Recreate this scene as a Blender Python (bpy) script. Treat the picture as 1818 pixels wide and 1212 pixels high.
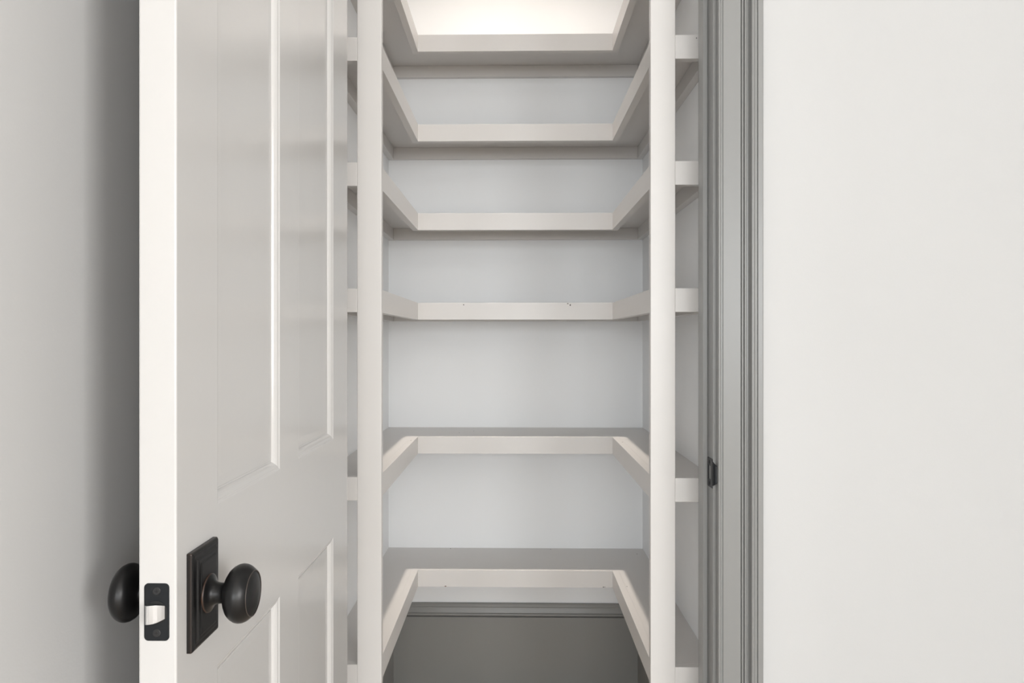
import bpy, bmesh, math, random
from mathutils import Vector, Matrix

random.seed(7)
IN = 0.0254                     # the place is laid out in inches, built in metres
for o in list(bpy.data.objects):
    bpy.data.objects.remove(o, do_unlink=True)
S = bpy.context.scene
COL = S.collection

# ------------------------------------------------------------------ camera
F_PX = 1300.0                   # focal length in pixels of the 1818 px wide frame
YAW = math.atan(0.0175)
EYE = 49.0                      # eye height, inches
cam_d = bpy.data.cameras.new('camera')
cam_d.sensor_fit = 'HORIZONTAL'
cam_d.sensor_width = 36.0
cam_d.lens = F_PX / 1818.0 * 36.0
cam_d.shift_x = (909.0 - 890.25) / 1818.0
cam_d.shift_y = -(606.0 - 600.0) / 1818.0
cam_d.clip_start = 0.02
cam = bpy.data.objects.new('camera', cam_d)
COL.objects.link(cam)
cam.location = (0, 0, EYE * IN)
cam.rotation_euler = (math.pi / 2, 0, YAW)
S.camera = cam

# ------------------------------------------------------------------ world, lights, exposure
S.view_settings.view_transform = 'Standard'
S.view_settings.look = 'None'
S.view_settings.gamma = 1.0
S.view_settings.use_curve_mapping = False
S.view_settings.exposure = 0.0

w = bpy.data.worlds.new('sky')
S.world = w
w.use_nodes = True
bg = w.node_tree.nodes['Background']
bg.inputs['Color'].default_value = (0.80, 0.90, 1.0, 1)
bg.inputs['Strength'].default_value = 1.0


def area(name, loc, target, sx, sy, power, color, shape='RECTANGLE', spread=math.pi):
    d = bpy.data.lights.new(name, 'AREA')
    d.shape = shape
    d.size = sx * IN
    if shape in ('RECTANGLE', 'ELLIPSE'):
        d.size_y = sy * IN
    d.energy = power
    d.color = color
    d.spread = spread
    o = bpy.data.objects.new(name, d)
    COL.objects.link(o)
    o.location = Vector(loc) * IN
    o.rotation_euler = (Vector(target) - Vector(loc)).to_track_quat('-Z', 'Y').to_euler()
    return o


# daylight through the three windows behind the camera and the window in the right-hand wall
YR = -280.0                                 # inner face of the rear wall
XR = 170.0                                  # inner face of the right wall
WREAR = [(-140.0, -42.0), (-34.0, 44.0), (92.0, 164.0)]   # x ranges of the rear windows
WZ = (24.0, 120.0)                          # their sill and head heights
WSIDE = (-200.0, -105.0, 30.0, 120.0)         # y range and z range of the right window
area('daylight_rear_left', (-91, YR - 3, 72), (-91, 0, 72), 96, 94, 235, (0.95, 0.98, 1.0))
area('daylight_rear_centre', (5, YR - 3, 72), (5, 0, 72), 76, 94, 145, (0.95, 0.98, 1.0))
area('daylight_rear_right', (128, YR - 3, 72), (128, 0, 72), 70, 94, 155, (0.95, 0.98, 1.0))
area('daylight_side', (XR + 3, -152.5, 75), (0, -152.5, 75), 93, 88, 355, (1.0, 0.985, 0.97))
CEIL = 156.0                                # ceiling height, inches


# ------------------------------------------------------------------ materials
def new_mat(name):
    m = bpy.data.materials.new(name)
    m.use_nodes = True
    nt = m.node_tree
    return m, nt, nt.nodes['Principled BSDF']


def paint(name, col, rough, bump=0.0, scale=400.0, vary=0.02, spec=0.5, stretch=None, coat=0.0):
    m, nt, b = new_mat(name)
    N, L = nt.nodes, nt.links
    tc = N.new('ShaderNodeTexCoord')
    src = tc.outputs['Object']
    if stretch:
        mp = N.new('ShaderNodeMapping')
        mp.inputs['Scale'].default_value = stretch
        L.new(src, mp.inputs['Vector'])
        src = mp.outputs['Vector']
    n1 = N.new('ShaderNodeTexNoise')
    n1.inputs['Scale'].default_value = 3.0
    n1.inputs['Detail'].default_value = 3.0
    L.new(src, n1.inputs['Vector'])
    mr = N.new('ShaderNodeMapRange')
    mr.inputs['From Min'].default_value = 0.3
    mr.inputs['From Max'].default_value = 0.7
    mr.inputs['To Min'].default_value = 1.0 - vary
    mr.inputs['To Max'].default_value = 1.0 + vary
    L.new(n1.outputs['Fac'], mr.inputs['Value'])
    mx = N.new('ShaderNodeVectorMath')
    mx.operation = 'SCALE'
    mx.inputs[0].default_value = col
    L.new(mr.outputs['Result'], mx.inputs['Scale'])
    L.new(mx.outputs['Vector'], b.inputs['Base Color'])
    b.inputs['Roughness'].default_value = rough
    b.inputs['Specular IOR Level'].default_value = spec
    b.inputs['Coat Weight'].default_value = coat
    b.inputs['Coat Roughness'].default_value = 0.12
    if bump > 0:
        n2 = N.new('ShaderNodeTexNoise')
        n2.inputs['Scale'].default_value = scale
        n2.inputs['Detail'].default_value = 2.0
        L.new(src, n2.inputs['Vector'])
        bp = N.new('ShaderNodeBump')
        bp.inputs['Strength'].default_value = bump
        bp.inputs['Distance'].default_value = 0.001
        L.new(n2.outputs['Fac'], bp.inputs['Height'])
        L.new(bp.outputs['Normal'], b.inputs['Normal'])
    return m


M_WALL = paint('wall_paint', (0.56, 0.558, 0.554), 0.62, 0.10, 350.0, 0.008, 0.35)
M_PWALL = paint('pantry_wall_paint', (0.885, 0.892, 0.898), 0.55, 0.08, 350.0, 0.008, 0.4)
M_SHELF = paint('shelf_paint', (0.69, 0.669, 0.648), 0.36, 0.05, 160.0, 0.012, 0.5)
M_DOOR = paint('door_paint', (0.575, 0.565, 0.553), 0.16, 0.04, 60.0, 0.008, 0.5)
M_TRIM = paint('trim_paint', (0.235, 0.235, 0.229), 0.3, 0.05, 200.0, 0.02, 0.5, (1, 1, 0.15))
M_BASE = paint('baseboard_paint', (0.25, 0.247, 0.236), 0.34, 0.06, 120.0, 0.03, 0.4)
M_CEIL = paint('ceiling_paint', (0.86, 0.855, 0.845), 0.8, 0.10, 300.0, 0.006, 0.3)
M_WHITE = paint('white_enamel', (0.85, 0.85, 0.84), 0.3)
M_CHIP = paint('bare_wood_chip', (0.20, 0.13, 0.09), 0.8, 0, 1, 0.15)
M_HOLE = paint('nail_hole_dark', (0.16, 0.15, 0.14), 0.8, 0, 1, 0.15)
M_CAULK = paint('ivory_caulk', (0.72, 0.70, 0.66), 0.6)


def bronze(name):
    m, nt, b = new_mat(name)
    N, L = nt.nodes, nt.links
    g = N.new('ShaderNodeNewGeometry')
    r = N.new('ShaderNodeValToRGB')
    r.color_ramp.elements[0].position = 0.545
    r.color_ramp.elements[0].color = (0.008, 0.0078, 0.008, 1)
    r.color_ramp.elements[1].position = 0.66
    r.color_ramp.elements[1].color = (0.16, 0.085, 0.055, 1)
    L.new(g.outputs['Pointiness'], r.inputs['Fac'])
    L.new(r.outputs['Color'], b.inputs['Base Color'])
    b.inputs['Metallic'].default_value = 0.2
    b.inputs['Specular IOR Level'].default_value = 0.4
    tc = N.new('ShaderNodeTexCoord')
    n = N.new('ShaderNodeTexNoise')
    n.inputs['Scale'].default_value = 90
    L.new(tc.outputs['Object'], n.inputs['Vector'])
    mr = N.new('ShaderNodeMapRange')
    mr.inputs['To Min'].default_value = 0.28
    mr.inputs['To Max'].default_value = 0.42
    L.new(n.outputs['Fac'], mr.inputs['Value'])
    L.new(mr.outputs['Result'], b.inputs['Roughness'])
    return m


M_BRONZE = bronze('oil_rubbed_bronze')
M_COPPER = paint('worn_copper', (0.045, 0.034, 0.028), 0.4, 0, 1, 0.3)
M_SCREW = paint('screw_black', (0.02, 0.02, 0.021), 0.3, 0, 1, 0.1)
M_BLACK = paint('black_plate', (0.009, 0.0105, 0.0125), 0.42, 0.05, 300.0, 0.1, 0.3)
M_VOID = paint('mortise_dark', (0.012, 0.012, 0.012), 0.8, 0, 1, 0.1)


def metal(name, col, rough):
    m, nt, b = new_mat(name)
    b.inputs['Base Color'].default_value = (*col, 1)
    b.inputs['Metallic'].default_value = 1.0
    n = nt.nodes.new('ShaderNodeTexNoise')
    n.inputs['Scale'].default_value = 60
    mr = nt.nodes.new('ShaderNodeMapRange')
    mr.inputs['To Min'].default_value = rough * 0.85
    mr.inputs['To Max'].default_value = rough * 1.15
    nt.links.new(n.outputs['Fac'], mr.inputs['Value'])
    nt.links.new(mr.outputs['Result'], b.inputs['Roughness'])
    return m


M_NICKEL = metal('satin_nickel', (0.45, 0.455, 0.46), 0.3)


def wood_floor():
    m, nt, b = new_mat('oak_floor')
    N, L = nt.nodes, nt.links
    tc = N.new('ShaderNodeTexCoord')
    br = N.new('ShaderNodeTexBrick')
    mp = N.new('ShaderNodeMapping')
    mp.inputs['Rotation'].default_value = (0, 0, math.pi / 2)
    L.new(tc.outputs['Object'], mp.inputs['Vector'])
    br.inputs['Scale'].default_value = 1.0
    br.inputs['Brick Width'].default_value = 1.4
    br.inputs['Row Height'].default_value = 0.13
    br.inputs['Mortar Size'].default_value = 0.002
    br.inputs['Color1'].default_value = (0.55, 0.47, 0.38, 1)
    br.inputs['Color2'].default_value = (0.49, 0.41, 0.33, 1)
    br.inputs['Mortar'].default_value = (0.10, 0.07, 0.05, 1)
    L.new(mp.outputs['Vector'], br.inputs['Vector'])
    L.new(br.outputs['Color'], b.inputs['Base Color'])
    b.inputs['Roughness'].default_value = 0.35
    return m


M_FLOOR = wood_floor()


def emissive(name, col, strength):
    m, nt, b = new_mat(name)
    b.inputs['Base Color'].default_value = (0.9, 0.9, 0.9, 1)
    b.inputs['Emission Color'].default_value = (*col, 1)
    b.inputs['Emission Strength'].default_value = strength
    return m


def glass():
    m, nt, b = new_mat('window_glass')
    b.inputs['Base Color'].default_value = (1, 1, 1, 1)
    b.inputs['Roughness'].default_value = 0.0
    b.inputs['Transmission Weight'].default_value = 1.0
    b.inputs['IOR'].default_value = 1.05
    return m


# ------------------------------------------------------------------ mesh helpers (all in inches)
def add_box(bm, x0, x1, y0, y1, z0, z1):
    v = [bm.verts.new((x * IN, y * IN, z * IN)) for x in (x0, x1) for y in (y0, y1) for z in (z0, z1)]
    for f in ((0, 1, 3, 2), (4, 6, 7, 5), (0, 4, 5, 1), (2, 3, 7, 6), (0, 2, 6, 4), (1, 5, 7, 3)):
        bm.faces.new([v[i] for i in f])


def link(name, bm, mat, parent=None, smooth=False, bevel=0.0, label=None):
    bmesh.ops.recalc_face_normals(bm, faces=bm.faces[:])
    me = bpy.data.meshes.new(name)
    bm.to_mesh(me)
    bm.free()
    me.materials.append(mat)
    if smooth:
        for p in me.polygons:
            p.use_smooth = True
    o = bpy.data.objects.new(name, me)
    COL.objects.link(o)
    if parent is not None:
        o.parent = parent
        if parent.type == 'EMPTY':
            o.matrix_parent_inverse = Matrix.Translation(-parent.location)
    if bevel > 0:
        md = o.modifiers.new('eased_edges', 'BEVEL')
        md.width = bevel * IN
        md.segments = 2
        md.limit_method = 'ANGLE'
        md.angle_limit = math.radians(50)
    if label:
        o['label'] = label
    return o


def box(name, x0, x1, y0, y1, z0, z1, mat, parent=None, bevel=0.0, label=None):
    bm = bmesh.new()
    add_box(bm, x0, x1, y0, y1, z0, z1)
    return link(name, bm, mat, parent, False, bevel, label)


def empty(name, label=None, cat=None, kind=None, group=None, at=(0, 0, 0)):
    o = bpy.data.objects.new(name, None)
    o.location = Vector(at) * IN
    COL.objects.link(o)
    o.empty_display_size = 0.05
    return tag(o, label, cat, kind, group)


def tag(o, label=None, cat=None, kind=None, group=None):
    if label:
        o['label'] = label
    if cat:
        o['category'] = cat
    if kind:
        o['kind'] = kind
    if group:
        o['group'] = group
    return o


def extrude_profile(name, pts, frame, length, mat, parent=None, smooth_angle=None, label=None):
    """closed profile pts (u, v) swept straight; frame = (origin, u_dir, v_dir, sweep_dir)"""
    o0, ud, vd, sd = [Vector(a) for a in frame]
    bm = bmesh.new()
    a = [bm.verts.new((o0 + ud * u + vd * v) * IN) for u, v in pts]
    b = [bm.verts.new((o0 + ud * u + vd * v + sd * length) * IN) for u, v in pts]
    n = len(pts)
    for i in range(n):
        j = (i + 1) % n
        bm.faces.new((a[i], a[j], b[j], b[i]))
    bm.faces.new(a)
    bm.faces.new(b[::-1])
    return link(name, bm, mat, parent, False, 0, label)


def arc(cx, cy, r, a0, a1, n=6):
    return [(cx + r * math.cos(math.radians(a0 + (a1 - a0) * i / n)),
             cy + r * math.sin(math.radians(a0 + (a1 - a0) * i / n))) for i in range(n + 1)]


# ------------------------------------------------------------------ key dimensions (inches; camera at x=0, y=0)
XWL, XWR = -17.46, 17.74        # pantry side walls
YB = 101.5                      # pantry back wall
YF = 65.0                       # front plane of the shelf frame
XIL, XIR = -12.09, 12.28        # inner edges of the side shelves
YI = 91.73                      # inner edge of the back shelf
YWALL = 58.1                    # room face of the doorway wall
YIN = 62.7                      # pantry face of the doorway wall
XJL, XJR = -14.85, 15.68        # door jamb faces
HEAD = 96.0                     # door opening height
XLEFT = -18.7                   # room wall on the left

# ------------------------------------------------------------------ room shell
def room():
    o = box('floor', -230, XR + 6, YR - 6, YB + 5, -2, 0, M_FLOOR)
    tag(o, 'wooden floor of the room and pantry', 'floor', 'structure')
    o = box('ceiling', -230, XR + 6, YR - 6, YB + 5, CEIL, CEIL + 3, M_CEIL)
    tag(o, 'plain white ceiling high above', 'ceiling', 'structure')
    # wall with the pantry doorway
    bm = bmesh.new()
    add_box(bm, -225, XJL - 0.8, YWALL, YIN, 0, CEIL)
    add_box(bm, XJR + 0.8, XR + 5, YWALL, YIN, 0, CEIL)
    add_box(bm, XJL - 0.8, XJR + 0.8, YWALL, YIN, HEAD + 0.8, CEIL)
    o = link('wall_front', bm, M_WALL)
    tag(o, 'smooth off-white wall to the right of the grey door casing', 'wall', 'structure')
    o = box('wall_left', XLEFT - 4.5, XLEFT, -12, YWALL, 0, CEIL, M_WALL, None, 0.4)
    tag(o, 'off-white wall on the left, behind the open door', 'wall', 'structure')
    o = box('wall_light_blocker', 76, 80.5, -30, YWALL, 0, CEIL, M_WALL, None, 0.4)  # unseen wall added to keep the side daylight off the doorway wall
    tag(o, 'short off-white wall added out of view on the right to block side daylight', 'wall', 'structure')
    o = box('wall_far_left', -225, -220, YR, YWALL, 0, CEIL, M_WALL)
    tag(o, 'plain off-white wall far to the left of the room', 'wall', 'structure')
    bm = bmesh.new()
    add_box(bm, XR, XR + 5, YR - 5, WSIDE[0], 0, CEIL)
    add_box(bm, XR, XR + 5, WSIDE[1], YWALL, 0, CEIL)
    add_box(bm, XR, XR + 5, WSIDE[0], WSIDE[1], 0, WSIDE[2])
    add_box(bm, XR, XR + 5, WSIDE[0], WSIDE[1], WSIDE[3], CEIL)
    o = link('wall_right', bm, M_WALL)
    tag(o, 'plain off-white wall with a window, closing the room on the right', 'wall', 'structure')
    bm = bmesh.new()
    xs = [-225] + [v for wdw in WREAR for v in wdw] + [XR]
    for i in range(len(xs) - 1):
        if i % 2:
            add_box(bm, xs[i], xs[i + 1], YR - 5, YR, 0, WZ[0])
            add_box(bm, xs[i], xs[i + 1], YR - 5, YR, WZ[1], CEIL)
        else:
            add_box(bm, xs[i], xs[i + 1], YR - 5, YR, 0, CEIL)
    o = link('wall_rear', bm, M_WALL)
    tag(o, 'off-white wall with three windows behind the viewer', 'wall', 'structure')
    wl = ['white framed window behind the viewer, widest of three', 'white framed window straight behind the viewer',
          'white framed window behind the viewer, nearest the right wall', 'white framed window in the right-hand wall']
    for i, (a, b, c, d) in enumerate([(*wdw, *WZ) for wdw in WREAR] + [WSIDE]):
        e = empty('window_%d' % (i + 1), wl[i], 'window', 'structure', at=((a + b) / 2, YR, c) if i < 3 else (XR, (a + b) / 2, c))
        bm = bmesh.new()
        m1, m2 = a + (b - a) / 3, a + (b - a) * 2 / 3
        for p0, p1, z0, z1 in ((a, a + 2, c, d), (b - 2, b, c, d), (a + 2, b - 2, c, c + 2), (a + 2, b - 2, d - 2, d),
                               (m1 - 0.8, m1 + 0.8, c + 2, d - 2), (m2 - 0.8, m2 + 0.8, c + 2, d - 2)):
            if i < 3:
                add_box(bm, p0, p1, YR - 2.6, YR - 0.4, z0, z1)
            else:
                add_box(bm, XR + 0.4, XR + 2.6, p0, p1, z0, z1)
        link('window_frame', bm, M_WHITE, e)
    # pantry shell
    o = box('wall_back', XWL - 4, XWR + 4, YB, YB + 4.5, 0, CEIL, M_PWALL)
    tag(o, 'pale grey back wall of the pantry between the shelves', 'wall', 'structure')
    o = box('wall_pantry_left', XWL - 4, XWL, YIN, YB, 0, CEIL, M_PWALL)
    tag(o, 'pale left side wall inside the pantry', 'wall', 'structure')
    o = box('wall_pantry_right', XWR, XWR + 4, YIN, YB, 0, CEIL, M_PWALL)
    tag(o, 'pale right side wall inside the pantry', 'wall', 'structure')


room()

# baseboards of the pantry: tall flat board with a moulded cap
BASE_PROFILE = [(0, 0), (0.55, 0), (0.55, 10.52), (0.28, 10.58), (0.28, 10.74)] \
    + arc(0.55, 10.90, 0.17, -70, 80, 6) \
    + [(0.52, 11.10), (0.50, 11.2), (0.42, 11.55), (0.36, 11.75), (0.36, 11.83), (0.31, 11.87), (0.29, 12.0), (0.27, 12.25), (0.2, 12.37), (0, 12.37)]


def baseboards():
    for name, fr, ln, lab in (
            ('baseboard_back', ((XWL, YB, 0), (0, -1, 0), (0, 0, 1), (1, 0, 0)), XWR - XWL, 'dark grey moulded baseboard along the pantry back wall'),
            ('baseboard_left', ((XWL, YF + 1, 0), (1.4, 0, 0), (0, 0, 1), (0, 1, 0)), YB - YF - 1.55, 'dark grey baseboard at the foot of the left pantry wall'),
            ('baseboard_right', ((XWR, YF + 1, 0), (-1.4, 0, 0), (0, 0, 1), (0, 1, 0)), YB - YF - 1.55, 'dark grey baseboard at the foot of the right pantry wall')):
        o = extrude_profile(name, BASE_PROFILE, fr, ln, M_BASE)
        tag(o, lab, 'baseboard', 'structure')


baseboards()

# ------------------------------------------------------------------ door frame: jambs, stops, casing, strike plate
# casing profile: u away from the opening, v proud of the wall
CAS = [(0, 0), (0, 0.62)] + arc(0.11, 0.66, 0.11, 180, 40, 6) + [(0.21, 0.62), (0.24, 0.52), (0.30, 0.47), (0.40, 0.47), (0.44, 0.55), (1.77, 0.60),
       (1.79, 0.47), (1.83, 0.47)] + arc(1.92, 0.60, 0.075, 190, 0, 6) + [(2.00, 0.47), (2.05, 0.47)] + arc(2.15, 0.60, 0.09, 190, 0, 6) + \
      [(2.25, 0.50), (2.30, 0.48), (2.38, 0.50), (2.44, 0.60), (2.47, 0.85)] + arc(2.60, 0.98, 0.12, 165, 30, 6) + \
      [(2.78, 0.98), (2.92, 0.96), (2.95, 0.84), (3.0, 0.84), (3.02, 0.97), (3.36, 0.97), (3.42, 0.93), (3.43, 0.86), (3.43, 0)]
CU = 0.22                       # reveal between jamb face and casing


def door_frame():
    e = empty('trim_1', 'grey painted door casing and jamb around the pantry doorway', 'door frame', 'structure', at=((XJL + XJR) / 2, YWALL, 0))
    top = HEAD
    # jamb boards
    box('jamb', XJR, XJR + 0.75, YWALL, YIN, 0, top, M_TRIM, e, 0.04)
    box('jamb', XJL - 0.75, XJL, YWALL, YIN, 0, top, M_TRIM, e, 0.04)
    box('jamb', XJL - 0.75, XJR + 0.75, YWALL, YIN, top, top + 0.75, M_TRIM, e, 0.04)
    ys0, ys1 = 59.62, 60.95
    box('stop', XJR - 0.40, XJR, ys0, ys1, 0, top, M_TRIM, e, 0.05)
    box('stop', XJL, XJL + 0.40, ys0, ys1, 0, top, M_TRIM, e, 0.05)
    box('stop', XJL + 0.40, XJR - 0.40, ys0, ys1, top - 0.40, top, M_TRIM, e, 0.05)
    extrude_profile('casing', CAS, ((XJR + CU, YWALL, 0), (1, 0, 0), (0, -1, 0), (0, 0, 1)), top + CU, M_TRIM, e)
    extrude_profile('casing', CAS, ((XJL - CU, YWALL, 0), (-1, 0, 0), (0, -1, 0), (0, 0, 1)), top + CU, M_TRIM, e)
    extrude_profile('casing', CAS, ((XJL - CU - 3.4, YWALL, top + CU), (0, 0, 1), (0, -1, 0), (1, 0, 0)), XJR - XJL + 2 * CU + 6.8, M_TRIM, e)
    # thin caulk bead between casing and wall
    extrude_profile('caulk', [(0, 0), (0.28, 0), (0.1, 0.05), (0, 0.16)], ((XJR + CU + 3.43, YWALL, 0), (1, 0, 0), (0, -1, 0), (0, 0, 1)), top, M_CAULK, e)
    # strike plate on the right jamb
    zc = EYE - 10.72
    x = XJR
    bm = bmesh.new()
    t = 0.07
    add_box(bm, x - t, x, 58.12, 59.42, zc - 1.15, zc - 0.55)
    add_box(bm, x - t, x, 58.12, 59.42, zc + 0.55, zc + 1.15)
    add_box(bm, x - t, x, 59.16, 59.42, zc - 0.55, zc + 0.55)
    add_box(bm, x - t, x, 58.12, 58.52, zc - 0.55, zc + 0.55)
    sp = link('strike_plate', bm, M_BLACK, e, False, 0.0, 'black metal strike plate on the grey jamb')
    # curved lip rolling round the jamb edge
    bm = bmesh.new()
    n = 8
    rows = []
    prof = [(x - t, 58.15), (x - t, 57.98), (x - 0.02, 57.80), (x + 0.10, 57.68), (x + 0.22, 57.64)]
    hh = [1.0, 0.95, 0.85, 0.72, 0.6]
    for (px, py), h in zip(prof, hh):
        rows.append([(bm.verts.new((px * IN, py * IN, (zc - h) * IN)), bm.verts.new((px * IN, py * IN, (zc + h) * IN)),
                      bm.verts.new(((px + 0.07) * IN, (py + 0.03) * IN, (zc + h) * IN)), bm.verts.new(((px + 0.07) * IN, (py + 0.03) * IN, (zc - h) * IN)))])
    for i in range(len(rows) - 1):
        a, b = rows[i][0], rows[i + 1][0]
        for k in range(4):
            bm.faces.new((a[k], a[(k + 1) % 4], b[(k + 1) % 4], b[k]))
    bm.faces.new(rows[0][0])
    bm.faces.new(rows[-1][0][::-1])
    link('lip', bm, M_BLACK, sp)
    box('mortise', x - 0.02, x + 0.02, 58.52, 59.16, zc - 0.55, zc + 0.55, M_TRIM, sp)
    for dz in (-0.85, 0.85):
        bm = bmesh.new()
        bmesh.ops.create_cone(bm, cap_ends=True, segments=12, radius1=0.16 * IN, radius2=0.16 * IN, depth=0.02 * IN,
                              matrix=Matrix.Translation(Vector((x - t - 0.005, 58.78, zc + dz)) * IN) @ Matrix.Rotation(math.pi / 2, 4, 'Y'))
        link('screw', bm, M_VOID, sp)


door_frame()

# ------------------------------------------------------------------ open door
DX0, DX1 = -14.72, -13.23       # outer and inner faces of the open door
DY0, DY1 = 28.44, 57.88         # latch edge and hinge edge
DZ0, DZ1 = 0.6, HEAD - 0.2
LATCH = EYE - 10.72


def rect_loop(bm, y0, y1, z0, z1, x):
    return [bm.verts.new((x * IN, y * IN, z * IN)) for y, z in ((y0, z0), (y1, z0), (y1, z1), (y0, z1))]


def loops_mesh(bm, y0, y1, z0, z1, face_x, inward, prof):
    prev = None
    for d, dep in prof:
        cur = rect_loop(bm, y0 + d, y1 - d, z0 + d, z1 - d, face_x + inward * dep)
        if prev:
            for k in range(4):
                bm.faces.new((prev[k], prev[(k + 1) % 4], cur[(k + 1) % 4], cur[k]))
        prev = cur
    return prev


def door():
    e = empty('door_1', 'light grey glossy panelled door standing open, with black knobs', 'door', 'structure', at=((DX0 + DX1) / 2, DY1, DZ0))
    ycuts = [(32.41, 41.12), (44.68, 53.35)]
    zcuts = [(7.5, EYE - 14.55), (EYE - 7.4, DZ1 - 4.6)]
    ys = [DY0, 32.41, 41.12, 44.68, 53.35, DY1]
    zs = [DZ0, zcuts[0][0], zcuts[0][1], zcuts[1][0], zcuts[1][1], DZ1]
    # frame: one slab with four openings
    bm = bmesh.new()
    g = {}
    for xi, x in enumerate((DX0, DX1)):
        for i, y in enumerate(ys):
            for k, z in enumerate(zs):
                g[xi, i, k] = bm.verts.new((x * IN, y * IN, z * IN))
    hole = lambda i, k: i in (1, 3) and k in (1, 3)
    for i in range(5):
        for k in range(5):
            if hole(i, k):
                for a, b in (((i, k), (i + 1, k)), ((i + 1, k), (i + 1, k + 1)), ((i + 1, k + 1), (i, k + 1)), ((i, k + 1), (i, k))):
                    bm.faces.new((g[0, a[0], a[1]], g[0, b[0], b[1]], g[1, b[0], b[1]], g[1, a[0], a[1]]))
                continue
            for xi in (0, 1):
                bm.faces.new((g[xi, i, k], g[xi, i + 1, k], g[xi, i + 1, k + 1], g[xi, i, k + 1]))
    for i in range(5):
        for k in (0, 5):
            bm.faces.new((g[0, i, k], g[0, i + 1, k], g[1, i + 1, k], g[1, i, k]))
    for k in range(5):
        for i in (0, 5):
            bm.faces.new((g[0, i, k], g[0, i, k + 1], g[1, i, k + 1], g[1, i, k]))
    bw = bm.edges.layers.float.new('bevel_weight_edge')
    for ed in bm.edges:
        a, b = ed.verts
        if all(abs(v.co.y - DY0 * IN) < 1e-6 or abs(v.co.y - DY1 * IN) < 1e-6 for v in (a, b)) and abs(a.co.x - b.co.x) < 1e-6 and abs(a.co.y - b.co.y) < 1e-6:
            ed[bw] = 1.0
    leaf = link('door_leaf', bm, M_DOOR, e, False, 0.07)
    leaf.modifiers[0].limit_method = 'WEIGHT'
    MOULD = [(0.0, 0.0), (0.04, 0.012), (0.08, 0.045), (0.12, 0.06), (0.17, 0.065), (0.24, 0.09), (0.33, 0.15), (0.41, 0.225), (0.46, 0.30), (0.48, 0.345), (0.53, 0.35)]
    PANEL = [(0.53, 0.35), (0.56, 0.35), (0.575, 0.315), (0.62, 0.30), (1.1, 0.285), (1.12, 0.285)]
    for (y0, y1) in ycuts:
        for (z0, z1) in zcuts:
            bm = bmesh.new()
            for fx, s in ((DX1, -1), (DX0, 1)):
                last = loops_mesh(bm, y0, y1, z0, z1, fx, s, PANEL)
                bm.faces.new(last)
            p = link('panel', bm, M_DOOR, e)
            for fx, s in ((DX1, -1), (DX0, 1)):
                bm = bmesh.new()
                loops_mesh(bm, y0, y1, z0, z1, fx, s, MOULD)
                link('moulding', bm, M_DOOR, p)
    # knobs
    knob(e, DX1, 1, 1.0, 'black bronze knob on the inner face of the door')
    knob(e, DX0, -1, 0.86, 'black bronze knob on the side towards the wall')
    # latch faceplate on the door edge
    zc, xc = LATCH, (DX0 + DX1) / 2 - 0.02
    bm = bmesh.new()
    r, hw, hh = 0.17, 0.495, 1.125
    loop = []
    for cx, cz, a0 in ((hw - r, hh - r, 0), (-hw + r, hh - r, 90), (-hw + r, -hh + r, 180), (hw - r, -hh + r, 270)):
        loop += arc(cx, cz, r, a0, a0 + 90, 5)
    f0 = [bm.verts.new(((xc + u) * IN, (DY0 + 0.05) * IN, (zc + v) * IN)) for u, v in loop]
    f1 = [bm.verts.new(((xc + u) * IN, (DY0 - 0.03) * IN, (zc + v) * IN)) for u, v in loop]
    n = len(loop)
    for i in range(n):
        bm.faces.new((f0[i], f0[(i + 1) % n], f1[(i + 1) % n], f1[i]))
    bm.faces.new(f0)
    bm.faces.new(f1[::-1])
    lp = link('latch_plate', bm, M_BLACK, e, False, 0.012, 'black latch faceplate on the door edge')
    # round bore behind the bolt
    bm = bmesh.new()
    bmesh.ops.create_cone(bm, cap_ends=True, segments=28, radius1=0.44 * IN, radius2=0.44 * IN, depth=0.02 * IN,
                          matrix=Matrix.Translation(Vector((xc, DY0 - 0.034, zc)) * IN) @ Matrix.Rotation(math.pi / 2, 4, 'X'))
    for v in bm.verts:          # keep it inside the faceplate
        v.co.x = max((xc - 0.46) * IN, min((xc + 0.46) * IN, v.co.x))
    link('bore', bm, M_VOID, lp)
    # spring bolt: half round tongue, sloped towards the outer side
    bm = bmesh.new()
    out = [(-0.31, 0.0), (-0.31, -0.30), (-0.28, -0.36), (-0.22, -0.37), (-0.12, -0.345), (0.0, -0.285), (0.12, -0.20), (0.24, -0.10), (0.33, -0.02), (0.33, 0.0)]
    half = lambda u: 0.365 if u < 0.0 else 0.365 - 0.105 * (u / 0.33) ** 1.5
    a = [bm.verts.new(((xc + u) * IN, (DY0 - 0.03 + v) * IN, (zc - half(u)) * IN)) for u, v in out]
    b = [bm.verts.new(((xc + u) * IN, (DY0 - 0.03 + v) * IN, (zc + half(u)) * IN)) for u, v in out]
    m = len(out)
    for i in range(m):
        bm.faces.new((a[i], a[(i + 1) % m], b[(i + 1) % m], b[i]))
    bm.faces.new(a)
    bm.faces.new(b[::-1])
    link('latch_bolt', bm, M_NICKEL, lp, False, 0.02, 'satin nickel spring bolt')
    for dz in (-0.82, 0.82):
        bm = bmesh.new()
        mt = Matrix.Translation(Vector((xc, DY0 - 0.035, zc + dz)) * IN) @ Matrix.Rotation(math.pi / 2, 4, 'X')
        bmesh.ops.create_cone(bm, cap_ends=True, segments=20, radius1=0.17 * IN, radius2=0.14 * IN, depth=0.03 * IN, matrix=mt)
        link('screw', bm, M_SCREW, lp)
        bm = bmesh.new()
        add_box(bm, xc - 0.065, xc + 0.065, DY0 - 0.056, DY0 - 0.04, zc + dz - 0.02, zc + dz + 0.02)
        add_box(bm, xc - 0.02, xc + 0.02, DY0 - 0.057, DY0 - 0.04, zc + dz - 0.065, zc + dz + 0.065)
        link('screw_slot', bm, M_VOID, lp)


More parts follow.
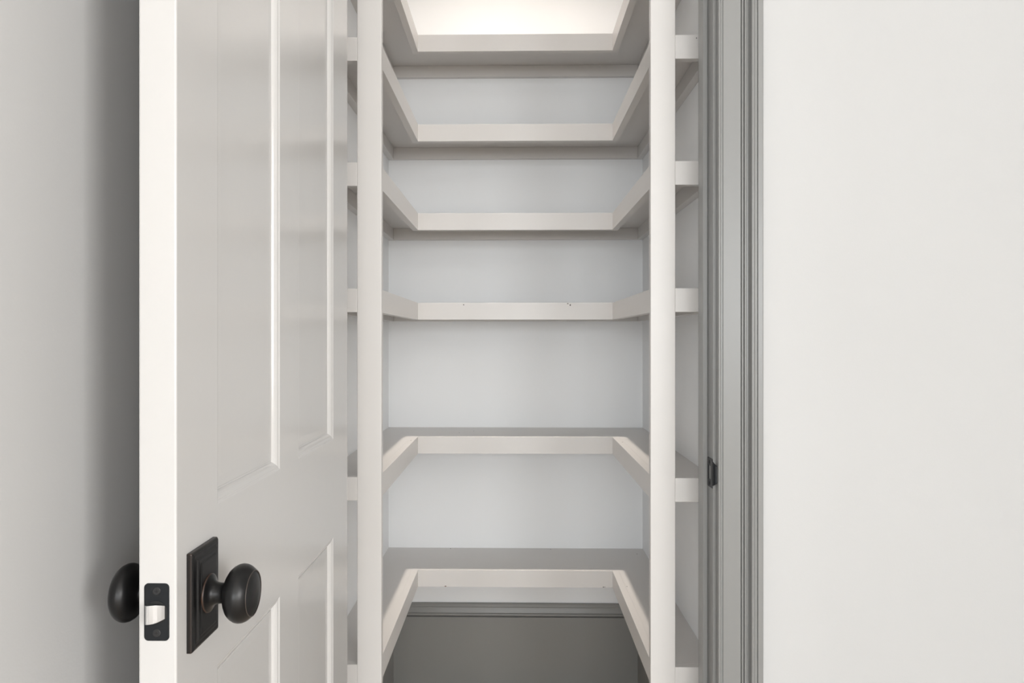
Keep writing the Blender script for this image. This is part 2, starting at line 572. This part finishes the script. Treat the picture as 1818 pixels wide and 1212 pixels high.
def knob(parent, face_x, s, stretch, label):
    yc, zc = 30.66, LATCH - 0.02
    # revolve profile: (distance from the door face, radius)
    prof = [(0.36, 0.0), (0.36, 0.80), (0.42, 0.80), (0.46, 0.74), (0.50, 0.64), (0.58, 0.52), (0.68, 0.46), (0.80, 0.43), (0.95, 0.42), (1.05, 0.43),
            (1.10, 0.50), (1.15, 0.66), (1.22, 0.82), (1.32, 0.98), (1.45, 1.10), (1.60, 1.18), (1.74, 1.205), (1.88, 1.19), (2.02, 1.13),
            (2.14, 1.04), (2.22, 0.96), (2.245, 0.93), (2.25, 0.91), (2.235, 0.895), (2.24, 0.87), (2.29, 0.72), (2.33, 0.5), (2.35, 0.25), (2.355, 0.0)]
    prof = [(0.36 + (d - 0.36) * stretch, r) for d, r in prof]
    if s < 0:                   # the wall side shows a plain egg without the ring
        prof = [p for p in prof if not (2.2 < (p[0] - 0.36) / stretch + 0.36 < 2.26)]
    seg = 56
    bm = bmesh.new()
    rings = []
    for d, r in prof:
        x = (face_x + s * d) * IN
        if r == 0:
            rings.append([bm.verts.new((x, yc * IN, zc * IN))])
        else:
            rings.append([bm.verts.new((x, (yc + r * math.cos(2 * math.pi * i / seg)) * IN, (zc + r * math.sin(2 * math.pi * i / seg)) * IN)) for i in range(seg)])
    for A, B in zip(rings, rings[1:]):
        for i in range(seg):
            j = (i + 1) % seg
            if len(A) == 1:
                bm.faces.new((A[0], B[i], B[j]))
            elif len(B) == 1:
                bm.faces.new((A[i], A[j], B[0]))
            else:
                bm.faces.new((A[i], A[j], B[j], B[i]))
    k = link('doorknob', bm, M_BRONZE, parent, True, 0, label)
    # rectangular stepped backplate
    hw, hh = 1.32, 2.02
    th = 1.0 if s > 0 else 0.62
    steps = [(0.0, 0.0), (0.0, 0.16), (0.02, 0.20), (0.07, 0.245), (0.15, 0.265), (0.24, 0.262), (0.30, 0.27), (0.33, 0.30), (0.36, 0.335), (0.40, 0.345), (0.52, 0.345),
             (0.545, 0.355), (0.57, 0.38), (0.62, 0.385)]
    bm = bmesh.new()
    prev = None
    rr = 0.05
    for d, dep in steps:
        w2, h2 = hw - d, hh - d
        loop = []
        for cy, cz, a0 in ((w2 - rr, h2 - rr, 0), (-w2 + rr, h2 - rr, 90), (-w2 + rr, -h2 + rr, 180), (w2 - rr, -h2 + rr, 270)):
            loop += arc(cy, cz, rr, a0, a0 + 90, 3)
        cur = [bm.verts.new(((face_x + s * dep * th) * IN, (yc + u) * IN, (zc + v) * IN)) for u, v in loop]
        if prev:
            n = len(cur)
            for i in range(n):
                bm.faces.new((prev[i], prev[(i + 1) % n], cur[(i + 1) % n], cur[i]))
        prev = cur
    bm.faces.new(prev)
    link('backplate', bm, M_BRONZE, k)
    if s > 0:                   # worn copper ring round the front of the knob
        bm = bmesh.new()
        R0, r0, n1, n2 = 0.925, 0.022, 56, 8
        vs = [[bm.verts.new(((face_x + s * (2.243 + r0 * math.sin(2 * math.pi * j / n2))) * IN,
                             (yc + (R0 + r0 * math.cos(2 * math.pi * j / n2)) * math.cos(2 * math.pi * i / n1)) * IN,
                             (zc + (R0 + r0 * math.cos(2 * math.pi * j / n2)) * math.sin(2 * math.pi * i / n1)) * IN)) for j in range(n2)] for i in range(n1)]
        for i in range(n1):
            for j in range(n2):
                bm.faces.new((vs[i][j], vs[(i + 1) % n1][j], vs[(i + 1) % n1][(j + 1) % n2], vs[i][(j + 1) % n2]))
        link('ring', bm, M_COPPER, k, True)
    # privacy pin hole on the inner side
    if s > 0:
        bm = bmesh.new()
        bmesh.ops.create_cone(bm, cap_ends=True, segments=14, radius1=0.05 * IN, radius2=0.05 * IN, depth=0.02 * IN,
                              matrix=Matrix.Translation(Vector((face_x + 0.82, yc - 0.415, zc - 0.05)) * IN) @ Matrix.Rotation(math.pi / 2, 4, 'X'))
        link('pin_hole', bm, M_VOID, k)


door()

# ------------------------------------------------------------------ pantry shelves: six U shaped shelves
LEVELS = [  # height of the top surface relative to the eye
    (38.06, 'topmost U-shaped pantry shelf, just under the bright upper wall'),
    (26.80, 'second U-shaped pantry shelf from the top'),
    (15.66, 'third U-shaped pantry shelf from the top'),
    (4.42, 'fourth U-shaped pantry shelf from the top, seen edge-on at eye level'),
    (-12.37, 'fifth U-shaped pantry shelf from the top, second above the dark baseboard'),
    (-29.08, 'lowest U-shaped pantry shelf, just above the dark grey baseboard')]
PXL, PXR = (-14.0, -11.83), (12.06, 14.24)      # post widths
ET, BT, EH = 0.75, 0.56, 2.11                   # edging thickness, board thickness, edging height


PARTS = []


def shelves():
    out = []
    for rel, lab in LEVELS:
        zt = EYE + rel
        e = empty('pantry_shelf', lab, 'shelf', None, 'shelves of the pantry', at=(0, YB, zt - EH))
        zb, ze = zt - BT, zt - EH
        # boards
        box('shelf_board', XWL, XIL - ET, YF + ET, YI + ET, zb, zt, M_SHELF, e)
        p = {}
        p['right_board'] = box('shelf_board', XIR + ET, XWR, YF + ET, YI + ET, zb, zt, M_SHELF, e)
        p['back_board'] = box('shelf_board', XWL, XWR, YI + ET, YB, zb, zt, M_SHELF, e)
        # edging strips round the inside of the U
        p['left_edging'] = box('edging', XIL - ET, XIL, YF + ET, YI + ET, ze, zt, M_SHELF, e, 0.014)
        p['right_edging'] = box('edging', XIR, XIR + ET, YF + ET, YI + ET, ze, zt, M_SHELF, e, 0.014)
        p['back_edging'] = box('edging', XIL, XIR, YI, YI + ET, ze, zt, M_SHELF, e, 0.014)
        # short rails on the front, between post and side wall
        box('front_rail', XWL, PXL[0], YF, YF + ET, ze, zt, M_SHELF, e, 0.03)
        p['right_rail'] = box('front_rail', PXR[1], XWR, YF, YF + ET, ze, zt, M_SHELF, e, 0.03)
        # cleats under the boards on the walls
        box('cleat', XWL + 0.8, XWR - 0.8, YB - 0.8, YB, ze, zb, M_SHELF, e, 0.03)
        box('cleat', XWL, XWL + 0.8, YF + ET, YB, ze, zb, M_SHELF, e, 0.03)
        box('cleat', XWR - 0.8, XWR, YF + ET, YB, ze, zb, M_SHELF, e, 0.03)
        PARTS.append(p)
        out.append(e)
    return out


SH = shelves()

o = box('shelf_post', PXL[0], PXL[1], YF, YF + ET, 0, CEIL - 1.0, M_SHELF, None, 0.05)
tag(o, 'tall light grey shelf post beside the open door, left of the pantry', 'post')
o = box('shelf_post', PXR[0], PXR[1], YF, YF + ET, 0, CEIL - 1.0, M_SHELF, None, 0.05)
tag(o, 'tall light grey shelf post beside the grey casing, right of the pantry', 'post')


# ------------------------------------------------------------------ small paint flaws and nail holes
def chip(parent, name, loc, axis, rx, rz, mat, n=9):
    """small irregular flake lying on a surface; axis 'y' faces the room, axis 'z' lies on a shelf top"""
    bm = bmesh.new()
    lo, hi = [], []
    for i in range(n):
        a = 2 * math.pi * i / n
        k = 0.75 + 0.5 * random.random()
        u, v = rx * k * math.cos(a), rz * k * math.sin(a)
        for lst, t in ((lo, 0.0), (hi, 0.008)):
            p = Vector(loc) + (Vector((u, -t, v)) if axis == 'y' else Vector((u, v, t)))
            lst.append(bm.verts.new(p * IN))
    for i in range(n):
        bm.faces.new((lo[i], lo[(i + 1) % n], hi[(i + 1) % n], hi[i]))
    bm.faces.new(hi)
    bm.faces.new(lo[::-1])
    link(name, bm, mat, parent)


def flaws():
    Z = [EYE + r for r, _ in LEVELS]
    back = lambda k: PARTS[k]['back_edging']
    chip(PARTS[1]['right_rail'], 'nail_hole', (16.1, YF, Z[1] - 0.30), 'y', 0.06, 0.06, M_HOLE)
    chip(back(3), 'nail_hole', (-6.35, YI, Z[3] - 0.24), 'y', 0.08, 0.08, M_HOLE)
    chip(back(3), 'paint_chip', (7.0, YI, Z[3] - 0.30), 'y', 0.09, 0.13, M_HOLE)
    chip(back(3), 'paint_chip', (6.7, YI, Z[3] - 0.12), 'y', 0.10, 0.07, M_HOLE)
    chip(back(5), 'paint_chip', (-8.62, YI, Z[5] - 2.03), 'y', 0.13, 0.07, M_CHIP)
    chip(back(5), 'paint_chip', (11.15, YI, Z[5] - 2.03), 'y', 0.10, 0.07, M_HOLE)
    chip(back(5), 'nail_hole', (11.35, YI, Z[5] - 2.0), 'y', 0.05, 0.05, M_HOLE)
    for x, y, k, p in ((16.55, 99.0, 5, 'back_board'), (-8.8, 101.1, 5, 'back_board'), (5.0, 101.0, 5, 'back_board'), (13.2, 86.0, 5, 'right_board'),
                       (-7.2, 95.6, 4, 'back_board'), (-5.4, 97.4, 4, 'back_board'), (12.9, 87.5, 4, 'right_edging'), (-12.5, 88.4, 4, 'left_edging')):
        chip(PARTS[k][p], 'nail_hole', (x, y, Z[k]), 'z', 0.07, 0.09, M_HOLE, 7)


flaws()


# ------------------------------------------------------------------ ceiling lights
def ceiling_light(x, y, r, label, lamp, power, col, spread, lens):
    e = empty('ceiling_light', label, 'lamp', at=(x, y, CEIL))
    bm = bmesh.new()
    bmesh.ops.create_cone(bm, cap_ends=True, segments=40, radius1=(r + 0.8) * IN, radius2=(r + 1.2) * IN, depth=0.7 * IN,
                          matrix=Matrix.Translation(Vector((x, y, CEIL - 0.35)) * IN))
    link('trim_ring', bm, M_WHITE, e, False, 0.05)
    bm = bmesh.new()
    bmesh.ops.create_cone(bm, cap_ends=True, segments=40, radius1=r * IN, radius2=r * IN, depth=0.1 * IN,
                          matrix=Matrix.Translation(Vector((x, y, CEIL - 0.75)) * IN))
    link('lens', bm, lens, e)
    l = area(lamp, (x, y, CEIL - 0.85), (x, y, 0), 2 * r, 2 * r, power, col, 'DISK', spread)
    l.parent = e
    l.matrix_parent_inverse = Matrix.Translation(-e.location)


LENS = emissive('lamp_lens', (1.0, 0.88, 0.76), 4.0)
ceiling_light(0.1, 88.6, 2.5, 'round recessed ceiling light above the pantry', 'pantry_lamp', 4.3, (1.0, 0.90, 0.80), math.radians(42), LENS)
